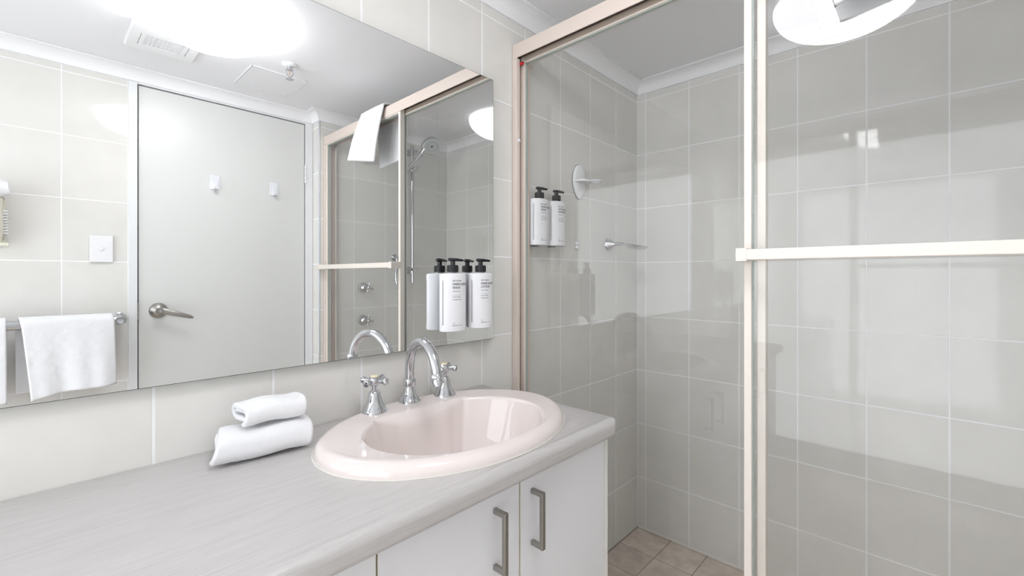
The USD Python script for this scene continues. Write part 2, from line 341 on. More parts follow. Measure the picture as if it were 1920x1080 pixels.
part('duct', box((gx0 + .001, gy0 + .001, CE - .008), (gx1 - .001, gy1 - .001, CE - .006)), 'grille_dark', v, smooth=False)  # dark plate standing in for the shade behind the grille
for k in range(1, 9):
    x = gx0 + (gx1 - gx0) * k / 9; part('grille_bar', box((x - .0016, gy0, CE - .016), (x + .0016, gy1, CE - .008)), 'white_plastic', v, smooth=False)
for k in range(1, 15):
    y = gy0 + (gy1 - gy0) * k / 15; part('grille_slat', box((gx0, y - .0016, CE - .0155), (gx1, y + .0016, CE - .0125)), 'white_plastic', v, smooth=False)
h = thing('access_panel', 'flush square white access panel in the ceiling beside the fire sprinkler', 'access panel', (-1.2, -1.238, CE))
part('rim', cat(*[cbox(lo, hi, .0006) for lo, hi in (((-1.315, -1.118, CE - .004), (-1.085, -1.113, CE - .0004)), ((-1.315, -1.363, CE - .004), (-1.085, -1.358, CE - .0004)), ((-1.316, -1.363, CE - .004), (-1.311, -1.113, CE - .0004)), ((-1.089, -1.363, CE - .004), (-1.084, -1.113, CE - .0004)))]), 'white_plastic', h, smooth=False)
part('panel', cbox((-1.3095, -1.3565, CE - .0025), (-1.0905, -1.1195, CE - .0004), .0006), 'ceiling_paint', h, smooth=False)
SX, SY = -1.2045, -1.001
s = thing('fire_sprinkler', 'small chrome pendant fire sprinkler on the ceiling', 'sprinkler', (SX, SY, CE))
part('escutcheon', lathe([(0, 0), (.030, 0), (.030, -.002), (.020, -.007), (.012, -.008), (0, -.008)], 32, at=(SX, SY, CE - .0005)), 'white_plastic', s)
part('body', lathe([(0, 0), (.009, 0), (.009, -.012), (.012, -.013), (.012, -.017), (.006, -.019), (0, -.019)], 24, at=(SX, SY, CE - .007)), 'chrome', s)
part('yoke', cat(*[tube(spline([(SX + q * .010, SY, CE - .022), (SX + q * .014, SY, CE - .034), (SX + q * .010, SY, CE - .046), (SX, SY, CE - .052)], 14), .0022, 8) for q in (-1, 1)],
                 lathe([(0, 0), (.004, 0), (.005, -.012), (0, -.012)], 16, at=(SX, SY, CE - .049))), 'chrome', s)
part('glass_bulb', lathe([(0, 0), (.0014, -.001), (.002, -.012), (.0014, -.023), (0, -.024)], 12, at=(SX, SY, CE - .026)), 'sprinkler_bulb', s)
part('deflector', lathe([(0, 0), (.015, -.0006), (.016, -.0016), (0, -.0028)], 28, at=(SX, SY, CE - .061)), 'chrome', s)

# ------------------------------------------------------------------ mirror
mz0, mz1, mr, MT = .980, 1.784, -.9605, .018
mi = thing('wall_mirror', 'large frameless rectangular mirror on the tiled wall above the vanity', 'mirror', (-1.5, -MT, mz0))
for x0, x1 in ((-2.24, mr),):
    p = part('mirror_panel', box((x0 + .001, -MT, mz0 + .001), (x1 - .001, -MT + .001, mz1 - .001)), 'mirror_silver', mi, smooth=False)
    part('polished_edge', box((x0, -MT + .0003, mz0), (x1, -.0012, mz1)), 'mirror_edge', p, smooth=False)

# ------------------------------------------------------------------ vanity
zc, TH, xr = .838, .0405, -.992      # bench height, thickness, right end
yn = -.474                           # nose of the bench
xl = -2.27
bt = thing('vanity_benchtop', 'pale greige wood-grain laminate vanity benchtop with rounded front edge', 'benchtop', (-1.6, -.24, zc - TH))
def nose(r=.016):
    P = [(-.0012, zc)] + [(yn + r - r * math.sin(t), zc - r + r * math.cos(t)) for t in np.linspace(0, PI / 2, 8)]
    r2 = .012
    P += [(yn + r2 - r2 * math.cos(t), zc - TH + r2 - r2 * math.sin(t)) for t in np.linspace(0, PI / 2, 6)] + [(-.0012, zc - TH)]
    return P
cs = m3.CrossSection([[(float(a), float(b)) for a, b in nose()]])
if cs.area() <= 0: cs = m3.CrossSection([[(float(a), float(b)) for a, b in nose()][::-1]])
bench = m3.Manifold.extrude(cs, xr - xl).transform([[0, 0, 1, xl], [1, 0, 0, 0], [0, 1, 0, 0]])
# rounded right front corner in plan
rc = .022
plan = Polygon([(xl, .01), (xr, .01)] + [(xr - rc + rc * math.cos(t), yn + rc - rc * math.sin(t)) for t in np.linspace(0, PI / 2, 8)] + [(xl, yn)])
pm = m3.Manifold.extrude(m3.CrossSection([list(map(tuple, list(plan.exterior.coords)[:-1][::-1]))]), 1.0)
if pm.volume() <= 0: pm = m3.Manifold.extrude(m3.CrossSection([list(map(tuple, list(plan.exterior.coords)[:-1]))]), 1.0)
BX, BY, BA, BB = -1.300, -.236, .296, .214
hole = m3.Manifold.extrude(m3.CrossSection([[(BX + (BA - .007) * math.cos(t), BY + (BB - .007) * math.sin(t)) for t in np.linspace(0, 2 * PI, 64, endpoint=False)]]), 1.0)
part('top', to_tm((bench ^ pm) - hole), 'laminate', bt, smooth=40)
cb = thing('vanity_cabinet', 'white vanity cabinet under the benchtop with square metal bar handles', 'cabinet', (-1.6, -.24, 0))
yd, zb = -.4435, .10
cz = zc - TH - .001
part('body', cat(box((xr - .013, yd + .0, .0005), (xr - .0005, -.0015, cz)), box((xl, -.425, zb), (xl + .016, -.0015, cz)), box((xl + .016, -.425, zb), (xr - .018, -.0015, zb + .016)),
                 box((xl + .016, -.390, .0005), (xr - .018, -.375, zb)), box((xl + .016, -.02, zb), (xr - .018, -.0015, cz)),
                 *[box((x - .008, -.425, zb), (x + .008, -.03, cz)) for x in (-1.605, -1.905)]), 'cabinet_white', cb, smooth=False)
part('edge_strip', box((xr - .0132, yd - .0009, .001), (xr - .0003, yd, cz)), 'edge_pale', cb, smooth=False)
for k, (x1, hx) in enumerate(((-1.0065, -1.270), (-1.3065, -1.3725), (-1.6065, -1.868), (-1.9065, -1.97))):
    x0 = (-1.3035, -1.6035, -1.9035, xl)[k]
    dr = part('door', box((x0 + .0008, yd, zb + .004), (x1 - .0008, yd + .0165, cz - .004)), 'cabinet_white', cb, smooth=False)
    for e0, e1 in ((x0, x0 + .0008), (x1 - .0008, x1)):
        part('door_edge', box((e0, yd + .0003, zb + .004), (e1, yd + .0165, cz - .004)), 'edge_beige', dr, smooth=False)
    z0, z1, w_, o_ = .650, .7605, .0098, .031
    part('handle', cat(cbox((hx - w_ / 2, yd - o_, z0), (hx + w_ / 2, yd - o_ + .0085, z1), .0012), *[cbox((hx - w_ / 2 + .0003, yd - o_ + .004, z), (hx + w_ / 2 - .0003, yd + .0002, z + .0095), .0012) for z in (z0 + .0002, z1 - .0097)]), 'handle_metal', dr, smooth=False)

# ------------------------------------------------------------------ basin
ba = thing('vanity_basin', 'pale pink oval drop-in ceramic basin set in the benchtop', 'basin', (BX, BY, zc))
nA, OC = 144, np.array((-1.303, -.262))
ang = np.linspace(0, 2 * PI, nA, endpoint=False); U = np.stack([np.cos(ang), np.sin(ang)], 1)
def ell_ray(o, c, a, b):
    d_ = o - c; A = (U[:, 0] / a) ** 2 + (U[:, 1] / b) ** 2; B = 2 * (d_[0] * U[:, 0] / a ** 2 + d_[1] * U[:, 1] / b ** 2); C_ = (d_[0] / a) ** 2 + (d_[1] / b) ** 2 - 1
    return (-B + np.sqrt(B * B - 4 * A * C_)) / (2 * A)
Ro = ell_ray(OC, np.array((BX, BY)), BA, BB)
Ri = ell_ray(OC, OC, .207, .158)
# the tap ledge cuts the opening behind, with a small crease at each end
Yl = (-.122 - OC[1])
led = np.where(U[:, 1] > .2, Yl / np.maximum(U[:, 1], .2), 9)
xx = led * U[:, 0]
ledge = (np.abs(xx) < .150) & (U[:, 1] > .2)
ear = np.exp(-((np.abs(xx) - .130) / .012) ** 2) * ledge
Ri2 = np.where(ledge, np.minimum(Ri, led), Ri) + .007 * ear
soft = np.clip((.118 - np.abs(np.where(ledge, xx, 9))) / .03, 0, 1)
soft = np.convolve(np.r_[soft[-3:], soft, soft[:3]], np.ones(7) / 7, 'valid')
rimt = .0245
prof = []
def ring(r, z): prof.append(np.column_stack([OC + U * np.asarray(r)[:, None], np.broadcast_to(zc + np.asarray(z), (nA,))]))
one = np.ones(nA)
ring(Ro - .012, -.006 * one); ring(Ro - .010, .0003 * one); ring(Ro - .002, .0003 * one)
for t in np.linspace(0, PI / 2, 9): ring(Ro - .026 * (1 - math.cos(t)) , .002 + (rimt - .002) * math.sin(t))
wd = np.maximum(Ro - .026 - Ri2, .004)
for q in (.25, .5, .7): ring(Ro - .026 - (wd - .010) * q, rimt - .0015 * q * one)
fl_ = .010 + .030 * soft      # radius of the lip into the bowl
for t in np.linspace(0, 1, 9):
    a_ = t * PI / 2
    ring(Ri2 + .008 - fl_ * math.sin(a_) * .9, rimt - .0015 - (fl_ * (1 - math.cos(a_))) - .0)
rb, zb_ = Ri2 + .008 - fl_ * .9, rimt - .0015 - fl_
for t in np.linspace(0.08, 1, 16):
    s_ = 1 - t
    sh = s_ ** .42 if t < 1 else 0
    ring(np.maximum(rb * sh, .0), zb_ + (-.152 - zb_) * (1 - s_ ** 1.9) ** 1.0)
bv = np.vstack(prof); nr = len(prof); F = []
for i in range(nr - 1):
    j = np.arange(nA); k = (j + 1) % nA
    F += [np.column_stack([i * nA + j, i * nA + k, (i + 1) * nA + k]), np.column_stack([i * nA + j, (i + 1) * nA + k, (i + 1) * nA + j])]
bm = trimesh.Trimesh(bv, np.vstack(F), process=False)
# under side, so that the bowl has thickness
ub = [np.column_stack([OC + U * np.asarray(r)[:, None], np.full(nA, zc + z)]) for r, z in ((Ro - .012, -.006), (np.minimum(Ri2 + .012, Ro - .014), -.02), (Ri2 * .95, -.09), (Ri2 * .72, -.145), (Ri2 * .35, -.168), (Ri2 * .0, -.168))]
um = trimesh.Trimesh(np.vstack(ub), np.vstack([np.vstack([np.column_stack([i * nA + np.arange(nA), i * nA + (np.arange(nA) + 1) % nA, (i + 1) * nA + (np.arange(nA) + 1) % nA]), np.column_stack([i * nA + np.arange(nA), (i + 1) * nA + (np.arange(nA) + 1) % nA, (i + 1) * nA + np.arange(nA)])])[:, ::-1] for i in range(5)]), process=False)
bowl = cat(bm, um); bowl.merge_vertices(); bowl.update_faces(bowl.nondegenerate_faces()); bowl.fix_normals()
part('bowl', bowl, 'basin_ceramic', ba, smooth=50)
part('sealant_bead', tube(np.column_stack([BX + (BA + .0005) * np.cos(ang), BY + (BB + .0005) * np.sin(ang), np.full(nA, zc + .0006)])[np.r_[0:nA, 0]], .0018, 8, cap=False), 'silicone', ba)
part('drain', lathe([(0, .001), (.018, .0015), (.022, .0035), (.024, .002), (.024, -.004), (0, -.004)], 36, at=(OC[0], OC[1], zc - .1515)), 'chrome', ba)

def bell(r, h, neck):
    return [(0, 0), (r, 0), (r, .0025), (r * .985, .0045), (r * .91, h * .15), (r * .79, h * .29), (r * .66, h * .43), (r * .575, h * .57), (max(r * .53, neck * 1.02), h * .72), (max(r * .485, neck * 1.01), h * .85), (max(r * .40, neck), h * .94), (max(r * .30, neck), h * .99), (neck, h), (0, h)]
def cross_handle(o, axis, rot, s=1.0):
    """Cross head: hub with four flared spokes and a round top cap."""
    hubm = lathe([(0, -.011 * s), (.007 * s, -.011 * s), (.0125 * s, -.005 * s), (.0135 * s, 0), (.012 * s, .006 * s), (.0085 * s, .009 * s), (0, .009 * s)], 28)
    sp = []
    for k in range(4):
        q = lathe([(0, .009), (.0042, .009), (.0040, .014), (.0056, .020), (.0072, .026), (.0078, .0285), (.0068, .031), (0, .0325)], 18, (math.cos(rot + k * PI / 2), math.sin(rot + k * PI / 2), 0))
        q.apply_scale(s); sp.append(q)
    capm = lathe([(0, .008 * s), (.0078 * s, .008 * s), (.0078 * s, .0105 * s), (.0065 * s, .012 * s), (0, .0125 * s)], 24)
    return align(cat(hubm, *sp), axis, o), align(capm, axis, o)
zt = zc + rimt - .0012
def basin_tap(x, y, rot, label):
    t = thing('basin_tap', label, 'tap', (x, y, zt))
    part('bell_base', lathe(bell(.0285, .050, .0075), 44, at=(x, y, zt)), 'chrome', t)
    part('spindle', lathe([(0, 0), (.0062, 0), (.0062, .016), (0, .016)], 20, at=(x, y, zt + .0495)), 'chrome', t)
    hm, cm = cross_handle(np.array((x, y, zt + .0715)), (0, 0, 1), rot, 1.07)
    part('cross_handle', hm, 'chrome', t); part('cap', cm, 'cap_cream', t, label='cream button on top of the tap')
basin_tap(-1.4005, -.0755, .45, 'chrome cross-handle basin tap left of the spout, nearest the folded towels')
basin_tap(-1.198, -.0765, .55, 'chrome cross-handle basin tap right of the spout, nearest the shower')
sx, sy = -1.2965, -.062
sp = thing('basin_spout', 'chrome gooseneck basin spout between the two cross taps', 'spout', (sx, sy, zt))
part('bell_base', lathe(bell(.0275, .040, .0125)[:-2] + [(.0150, .040), (.0158, .043), (.0158, .054), (.0140, .0575), (0, .0575)], 44, at=(sx, sy, zt)), 'chrome', sp)
tip = np.array((-1.3255, -.2125)); dv = tip - (sx, sy); L = np.linalg.norm(dv); dv /= L
R = L / 2; path = []
for z in np.linspace(zt + .045, 1.029 - R - .0116, 6)[:-1]: path.append((sx, sy, z))
zc_ = 1.0305 - R - .0116
for t in np.linspace(0, PI * .94, 26):
    q = R - R * math.cos(t); path.append((sx + dv[0] * q, sy + dv[1] * q, zc_ + R * math.sin(t)))
end = np.array(path[-1]); dr_ = end - np.array(path[-2]); dr_ /= np.linalg.norm(dr_)
path.append(tuple(end + dr_ * .004))
part('neck', tube(path, .0116, 24), 'chrome', sp)
end = np.array(path[-1])
part('outlet', cat(lathe([(0, -.004), (.0125, -.004), (.0152, 0), (.0152, .005), (.0130, .0075), (.0130, .011), (.0148, .0115), (.0148, .0175), (.0105, .018), (.0105, .0225), (0, .0225)], 32, dr_, end)), 'chrome', sp)

# ------------------------------------------------------------------ folded towels on the bench
def roll(o, rot, length, dep, hei, turns, th, tongue, seed):
    """A flattened rolled hand towel lying along local x; the bottom layer sticks out as a tongue on the left."""
    pts = []; n = 150
    for i in range(n):
        q = i / (n - 1); a_ = PI * 1.35 - q * turns * 2 * PI      # starts outside
        k = 1 - q * turns * (th * 1.04) / (hei / 2)
        kd = 1 - q * turns * (th * 1.04) / (dep / 2)
        cy, sz_ = math.cos(a_), math.sin(a_)
        y_ = (dep / 2 - th / 2) * max(kd, .05) * np.sign(cy) * abs(cy) ** .62; z_ = (hei / 2 - th / 2) * max(k, .04) * np.sign(sz_) * abs(sz_) ** .72
        pts.append((y_, z_ + hei / 2))
    pts = np.array(pts)
    t_ = np.r_[0, np.cumsum(np.linalg.norm(np.diff(pts, axis=0), axis=1))]; t_ /= t_[-1]
    cr, sr = math.cos(rot), math.sin(rot)
    def fn(s, w):
        y_, z_ = np.interp(s, t_, pts[:, 0]), np.interp(s, t_, pts[:, 1])
        ext = tongue * math.exp(-(s / .10) ** 2) + .006 * math.sin(s * 9 + seed)
        x_ = -length / 2 - ext + (length + ext + .004 * math.sin(s * 7)) * w
        z_ = z_ * (1 - .05 * (2 * w - 1) ** 2) + .0015 * math.sin(9 * w + seed)
        return (o[0] + cr * x_ - sr * y_, o[1] + sr * x_ + cr * y_, o[2] + z_)
    return sheet(fn, 170, 60, th, .0013, 90, seed)
t1 = thing('folded_towel', 'larger white terry hand towel folded into a roll, lying on the benchtop', 'towel', (-1.645, -.078, zc))
part('cloth', roll((-1.637, -.0795, zc + .0012), -.10, .152, .100, .061, 1.7, .0110, .010, 1), 'terry', t1, smooth=True)
t2 = thing('folded_towel', 'smaller white terry face towel rolled up on top of the larger folded towel', 'towel', (-1.625, -.085, zc + .053))
part('cloth', roll((-1.6255, -.083, zc + .0612), -.07, .108, .078, .046, 1.55, .0098, .005, 4), 'terry', t2, smooth=True)

# ------------------------------------------------------------------ soap bottles
def bend(mesh, r, th0):
    """Wraps a mesh lying in the xz plane (x along the arc) onto a cylinder of radius r about z; y is outward depth."""
    v = mesh.vertices.copy(); t = th0 + v[:, 0] / r; rr = r + v[:, 1]
    mesh = mesh.copy(); mesh.vertices = np.column_stack([rr * np.sin(t), -rr * np.cos(t), v[:, 2]]); return mesh
def text_on(lines, r, th0):
    out = []
    for s, hgt, z, bold in lines:
        m = meshkit.text_mesh(s, hgt, .0001, bold); v = m.vertices; m.vertices = np.column_stack([v[:, 0], v[:, 2] + .0001, v[:, 1] + z]); m.invert() if m.volume < 0 else None
        out.append(bend(m, r, th0))
    return cat(*out)
BR, BH = .042, .158
BRY = .0255                      # the bottles are flattened: shallower than wide
def soap_bottle(loc, title, label, rot, wallgap, pump_dir):
    t = thing('pump_bottle', label, 'soap dispenser', loc, rot)
    SQ = np.diag([1, BRY / BR, 1, 1])
    def sqz(m): m.apply_transform(SQ); return m
    body = part('body', sqz(lathe([(0, 0), (BR - .003, 0), (BR - .0008, .0008), (BR, .003), (BR, BH - .006), (BR - .0012, BH - .002), (BR - .005, BH), (.0125, BH + .0015), (.0125, BH + .004), (0, BH + .004)], 56)), 'bottle_white', t, local=True)
    th0 = -.47
    L = [('INK | WATER', .0034, .1365, True)]
    z = .1260
    for s in title: L.append((s, .0062, z, True)); z -= .0094
    L.append(('(WHITE TEA)', .0029, z + .0008, False)); z -= .0145
    L += [('100% VEGAN', .0029, z, False), ('PARABEN FREE', .0029, z - .0072, False), ('VEGAN', .0018, .0225, False), ('300 ml', .0031, .0155, True), ('10.1 fl oz', .0026, .0155, False)]
    part('heading_print', sqz(text_on(L[:-3], BR, th0)), 'print_black', body, local=True, smooth=False)
    part('volume_print', sqz(cat(text_on(L[-3:-1], BR, th0), text_on(L[-1:], BR, th0 + .40))), 'print_black', body, local=True, smooth=False)
    rule = bend(trimesh.creation.box((.030, .0001, .0004)).subdivide().subdivide(), BR + .0001, th0 + .36); rule.apply_translation((0, 0, z + .0065))
    part('rule_line', sqz(rule), 'print_grey', body, local=True, smooth=False)
    mp = []; r_ = np.random.default_rng(3)
    for c_ in range(4):
        zz = .018
        while zz < .136:
            l_ = r_.uniform(.0015, .006); b = trimesh.creation.box((.0011, .0001, min(l_, .139 - zz))); b.apply_translation((0, 0, zz + l_ / 2)); mp.append(bend(b, BR + .0001, -1.34 + c_ * .045)); zz += l_ + .0011
    part('side_print', sqz(cat(*mp)), 'print_grey', body, local=True, smooth=False)
    pm_ = [lathe([(0, 0), (.0148, 0), (.0152, .001), (.0152, .018), (.0140, .0195), (.0075, .0198), (.0068, .0215), (.0068, .034), (0, .034)], 32, at=(0, 0, BH + .0035))]
    part('pump_collar', cat(*pm_, *[align(trimesh.creation.box((.0008, .0008, .016)), (0, 0, 1), (.0152 * math.cos(q), .0152 * math.sin(q), BH + .0135)) for q in np.linspace(0, 2 * PI, 28, endpoint=False)]), 'pump_black', t, local=True)
    c0 = np.array((math.cos(pump_dir), math.sin(pump_dir), 0)); rings = []
    for k, q in enumerate(np.linspace(-.0135, .030, 12)):
        wd_ = .0112 * math.sqrt(max(.05, 1 - (min(q, .0) / .0142) ** 2)) if q < 0 else .0112 - .0066 * (q / .030) ** .8
        hh_ = .0048 if q < .012 else .0048 - .0016 * (q - .012) / .018
        hh_ *= .6 if k == 0 else 1
        zz = BH + .0385 - (.0016 * (max(q, 0) / .030) ** 2)
        n_ = np.array((-c0[1], c0[0], 0)); an = np.linspace(0, 2 * PI, 14, endpoint=False)
        rings.append(np.array([c0 * q + n_ * wd_ * math.cos(a2) + np.array((0, 0, zz + hh_ * math.sin(a2))) for a2 in an]))
    part('pump_head', loft(rings), 'pump_black', t, local=True)
    a_ = -math.radians(rot)
    hold = part('wall_holder', cat(cbox((-.012, BRY + .0008, .004), (.012, BRY + wallgap, BH - .008), .0006), cbox((-.012, .012, -.003), (.012, BRY + wallgap, -.0002), .001)), 'nozzle_grey', t, local=True, smooth=False)
    return t
def put_bottle(x, yface, z, title, label, pd):
    gap = .0035
    soap_bottle((x, yface - BRY - gap - .0006, z), title, label, 0, gap, pd)
put_bottle(-1.1465, -MT, 1.0235, ('HAND & BODY', 'WASH'), 'white hand and body wash pump bottle fixed to the mirror, left of the lotion', -.25)
put_bottle(-1.0425, -MT, 1.0245, ('HAND & BODY', 'LOTION'), 'white hand and body lotion pump bottle fixed at the right edge of the mirror', -.25)
put_bottle(-.7515, 0, 1.279, ('HAND & BODY', 'WASH'), 'white hand and body wash pump bottle on the shower wall beside the door jamb', -.35)
put_bottle(-.6565, 0, 1.281, ('CONDITIONING', 'SHAMPOO'), 'white conditioning shampoo pump bottle on the shower wall, right of the body wash', -.35)

# ------------------------------------------------------------------ shower wall fittings
sd = thing('white_soap_holder', 'white oval plastic soap holder high on the shower wall', 'soap holder', (-.4797, 0, 1.54))
o_ = np.array((-.4797, -.0005, 1.5415))
def shield(k): return [(k * .040 * math.cos(q) * (1.0 if math.sin(q) > 0 else 1 - .30 * math.sin(q) ** 2), k * .0665 * math.sin(q)) for q in np.linspace(0, 2 * PI, 48, endpoint=False)]
T = np.eye(4); T[:3, 0], T[:3, 1], T[:3, 2], T[:3, 3] = (1, 0, 0), (0, 0, 1), (0, -1, 0), o_
back = loft([np.array([(x, y, z) for x, y in shield(k)]) for k, z in ((1, 0), (1, .006), (.97, .010), (.85, .014), (.6, .017), (.2, .018))])
back.apply_transform(T); part('back_plate', back, 'white_plastic', sd, smooth=50)
part('rim_line', tube([(o_[0] + x * 1.012, -.0012, o_[2] + z * 1.008) for x, z in shield(1) + shield(1)[:1]], .0011, 6, cap=False), 'nozzle_grey', sd)
shelf = prism(Polygon([(.040 * math.cos(q), -.046 * max(0, math.sin(q)) ** .7) for q in np.linspace(0, PI, 24)]), .007); shelf.apply_translation((o_[0], -.010, 1.5365))
part('shelf', shelf, 'white_plastic', sd, smooth=30)
ring_ = [(o_[0] + .020 + .024 * math.cos(q), -.068 + .018 * math.sin(q), 1.5385) for q in np.linspace(0, 2 * PI, 33)]
part('ring', tube(ring_, .0035, 10, cap=False), 'clear_plastic', sd)
hk = thing('wall_hook', 'tiny white plastic hook between the bottles and the chrome soap dish', 'hook', (-.494, 0, 1.293))
part('knob', cat(lathe([(0, 0), (.0072, 0), (.0078, .005), (.005, .009), (0, .0095)], 20, (0, -1, 0), (-.494, -.0005, 1.3005)), lathe([(0, 0), (.0072, 0), (.0078, .005), (.005, .009), (0, .0095)], 20, (0, -1, 0), (-.494, -.0005, 1.2855))), 'white_plastic', hk)
cd = thing('chrome_soap_dish', 'chrome soap dish on a round wall rose near the shower corner', 'soap dish', (-.259, 0, 1.306))
o_ = np.array((-.259, -.0005, 1.3075))
part('wall_rose', lathe([(0, 0), (.0275, 0), (.0275, .003), (.024, .008), (.016, .020), (.0095, .030), (.008, .034), (0, .034)], 40, (0, -1, 0), o_), 'chrome', cd)
part('arm', tube(spline([o_ + (0, -.028, 0), o_ + (.004, -.050, .001), o_ + (.008, -.075, -.003)], 10), .0075, 14), 'chrome', cd)
dish = lathe([(0, -.016), (.030, -.014), (.050, -.008), (.060, .000), (.061, .003), (.0595, .004), (.049, -.002), (.030, -.008), (0, -.010)], 48); dish.apply_scale((1.0, .86, 1.0)); dish.apply_transform(trimesh.transformations.rotation_matrix(math.radians(9), [1, .25, 0])); dish.apply_translation(o_ + (.022, -.115, -.009))
part('dish', dish, 'chrome', cd)

# hand shower, rail, hose, mixer taps on the far side wall (seen in the mirror)
rx, ry = -.319, YS + .058
sr = thing('shower_rail', 'chrome vertical shower rail on the tiled side wall of the shower', 'shower rail', (rx, YS, 1.14))
part('rail', tube([(rx, ry, z) for z in np.linspace(1.13, 1.985, 8)], .0112, 18), 'chrome', sr)
for z, nm in ((1.205, 'bracket'), (1.955, 'bracket')):
    part(nm, cat(lathe([(0, 0), (.023, 0), (.023, .006), (.015, .012), (.012, .045), (0, .045)], 28, (0, 1, 0), (rx, YS + .0005, z)), lathe([(0, -.013), (.0165, -.013), (.0165, .013), (0, .013)], 24, at=(rx, ry, z)),
                 lathe([(0, 0), (.014, 0), (.012, .022), (0, .024)], 20, (1, .2, 0), (rx + .008, ry, z))), 'chrome', sr)
zs = 1.852
part('slider', cat(lathe([(0, -.022), (.019, -.022), (.021, -.018), (.021, .018), (.019, .022), (0, .022)], 28, at=(rx, ry, zs)), lathe([(0, 0), (.0165, 0), (.0165, .026), (.014, .030), (0, .030)], 26, (1, .25, 0), (rx + .012, ry, zs)),
                   lathe([(0, 0), (.013, 0), (.010, .022), (0, .023)], 24, (-.65, .75, .1), (rx - .006, ry + .008, zs))), 'chrome', sr)
hs = thing('hand_shower', 'chrome hand shower with a wide round-cornered spray face, held on the rail', 'hand shower', (rx, ry + .1, 1.9))
ha, hb = np.array((rx - .050, ry + .044, 1.835)), np.array((rx + .020, ry + .108, 1.952))
hd = (hb - ha) / np.linalg.norm(hb - ha)
part('handle', tube([ha + (hb - ha) * q for q in np.linspace(0, 1, 12)], [.0115, .013, .0135, .0135, .0135, .0138, .014, .0145, .0155, .017, .020, .022], 20), 'chrome', hs)
fn_ = np.array((-.22, .56, -.80)); fn_ /= np.linalg.norm(fn_)
ua = hd - fn_ * (hd @ fn_); ua /= np.linalg.norm(ua); va = np.cross(fn_, ua)
hc_ = hb + ua * .045 + fn_ * .004
T = np.eye(4); T[:3, 0], T[:3, 1], T[:3, 2], T[:3, 3] = ua, va, fn_, hc_
def sq(r, e=.75): return [(r * np.sign(math.cos(q)) * abs(math.cos(q)) ** e, r * np.sign(math.sin(q)) * abs(math.sin(q)) ** e) for q in np.linspace(0, 2 * PI, 48, endpoint=False)]
hr = []
for r_, z_ in ((.02, -.022), (.045, -.018), (.057, -.008), (.060, 0), (.059, .006), (.055, .008)): hr.append(np.array([(x, y, z_) for x, y in sq(r_)]))
m = loft(hr); m.apply_transform(T); part('head', m, 'chrome', hs)
m = loft([np.array([(x, y, z_) for x, y in sq(r_)]) for r_, z_ in ((.053, .006), (.053, .0095), (.050, .0105))]); m.apply_transform(T); fc = part('spray_face', m, 'shower_face', hs)
nz = []
for r_, k in ((.014, 0), (.024, 14), (.033, 20), (.042, 26)):
    for q in np.linspace(0, 2 * PI, k, endpoint=False): nz.append(lathe([(0, 0), (.0026, 0), (.0020, .0025), (0, .0025)], 8, at=(r_ * math.cos(q), r_ * math.sin(q), .0103)))
nz.append(lathe([(0, 0), (.011, 0), (.009, .002), (0, .002)], 24, at=(0, 0, .0103)))
m = cat(*nz); m.apply_transform(T); part('nozzles', m, 'nozzle_grey', fc, kind='stuff')
part('button', lathe([(0, 0), (.009, 0), (.008, .004), (0, .005)], 20, fn_, ha + (hb - ha) * .72 + fn_ * .011), 'nozzle_grey', hs)
hp = spline([ha - hd * .004, ha - hd * .02 + (0, 0, -.01), (-.386, -1.40, 1.74), (-.383, -1.405, 1.56), (-.372, -1.405, 1.38), (-.366, -1.41, 1.24), (-.374, -1.412, 1.13), (-.396, -1.416, 1.078), (-.420, -1.42, 1.12), (-.424, -1.425, 1.20), (-.414, -1.43, 1.268)], 90)
ho = thing('shower_hose', 'chrome flexible hose looping below the hand shower', 'hose', (-.42, -1.41, 1.08))
part('hose', tube(hp, .0068, 10), 'chrome', ho)
part('wall_elbow', cat(lathe([(0, 0), (.022, 0), (.022, .005), (.013, .010), (.011, .036), (0, .036)], 24, (0, 1, 0), (-.414, YS + .0005, 1.285)), tube([(-.414, -1.432, 1.288), (-.414, -1.431, 1.262)], .0095, 14)), 'chrome', ho)
for z, lb in ((1.105, 'chrome cross-handle shower tap on the side wall, upper of the pair'), (.914, 'chrome cross-handle shower tap on the side wall, lower of the pair')):
    t = thing('shower_tap', lb, 'tap', (-.6257, YS, z))
    part('dome_flange', lathe([(0, 0), (.031, 0), (.031, .004), (.029, .014), (.024, .026), (.015, .036), (.009, .041), (0, .041)], 36, (0, 1, 0), (-.6257, YS + .0005, z)), 'chrome', t)
    part('spindle', lathe([(0, 0), (.0065, 0), (.0065, .022), (0, .022)], 18, (0, 1, 0), (-.6257, YS + .040, z)), 'chrome', t)
    hm, cm = cross_handle(np.array((-.6257, YS + .068, z)), (0, 1, 0), .3 if z > 1 else .15, .95)
    part('cross_handle', cat(hm, cm), 'chrome', t)

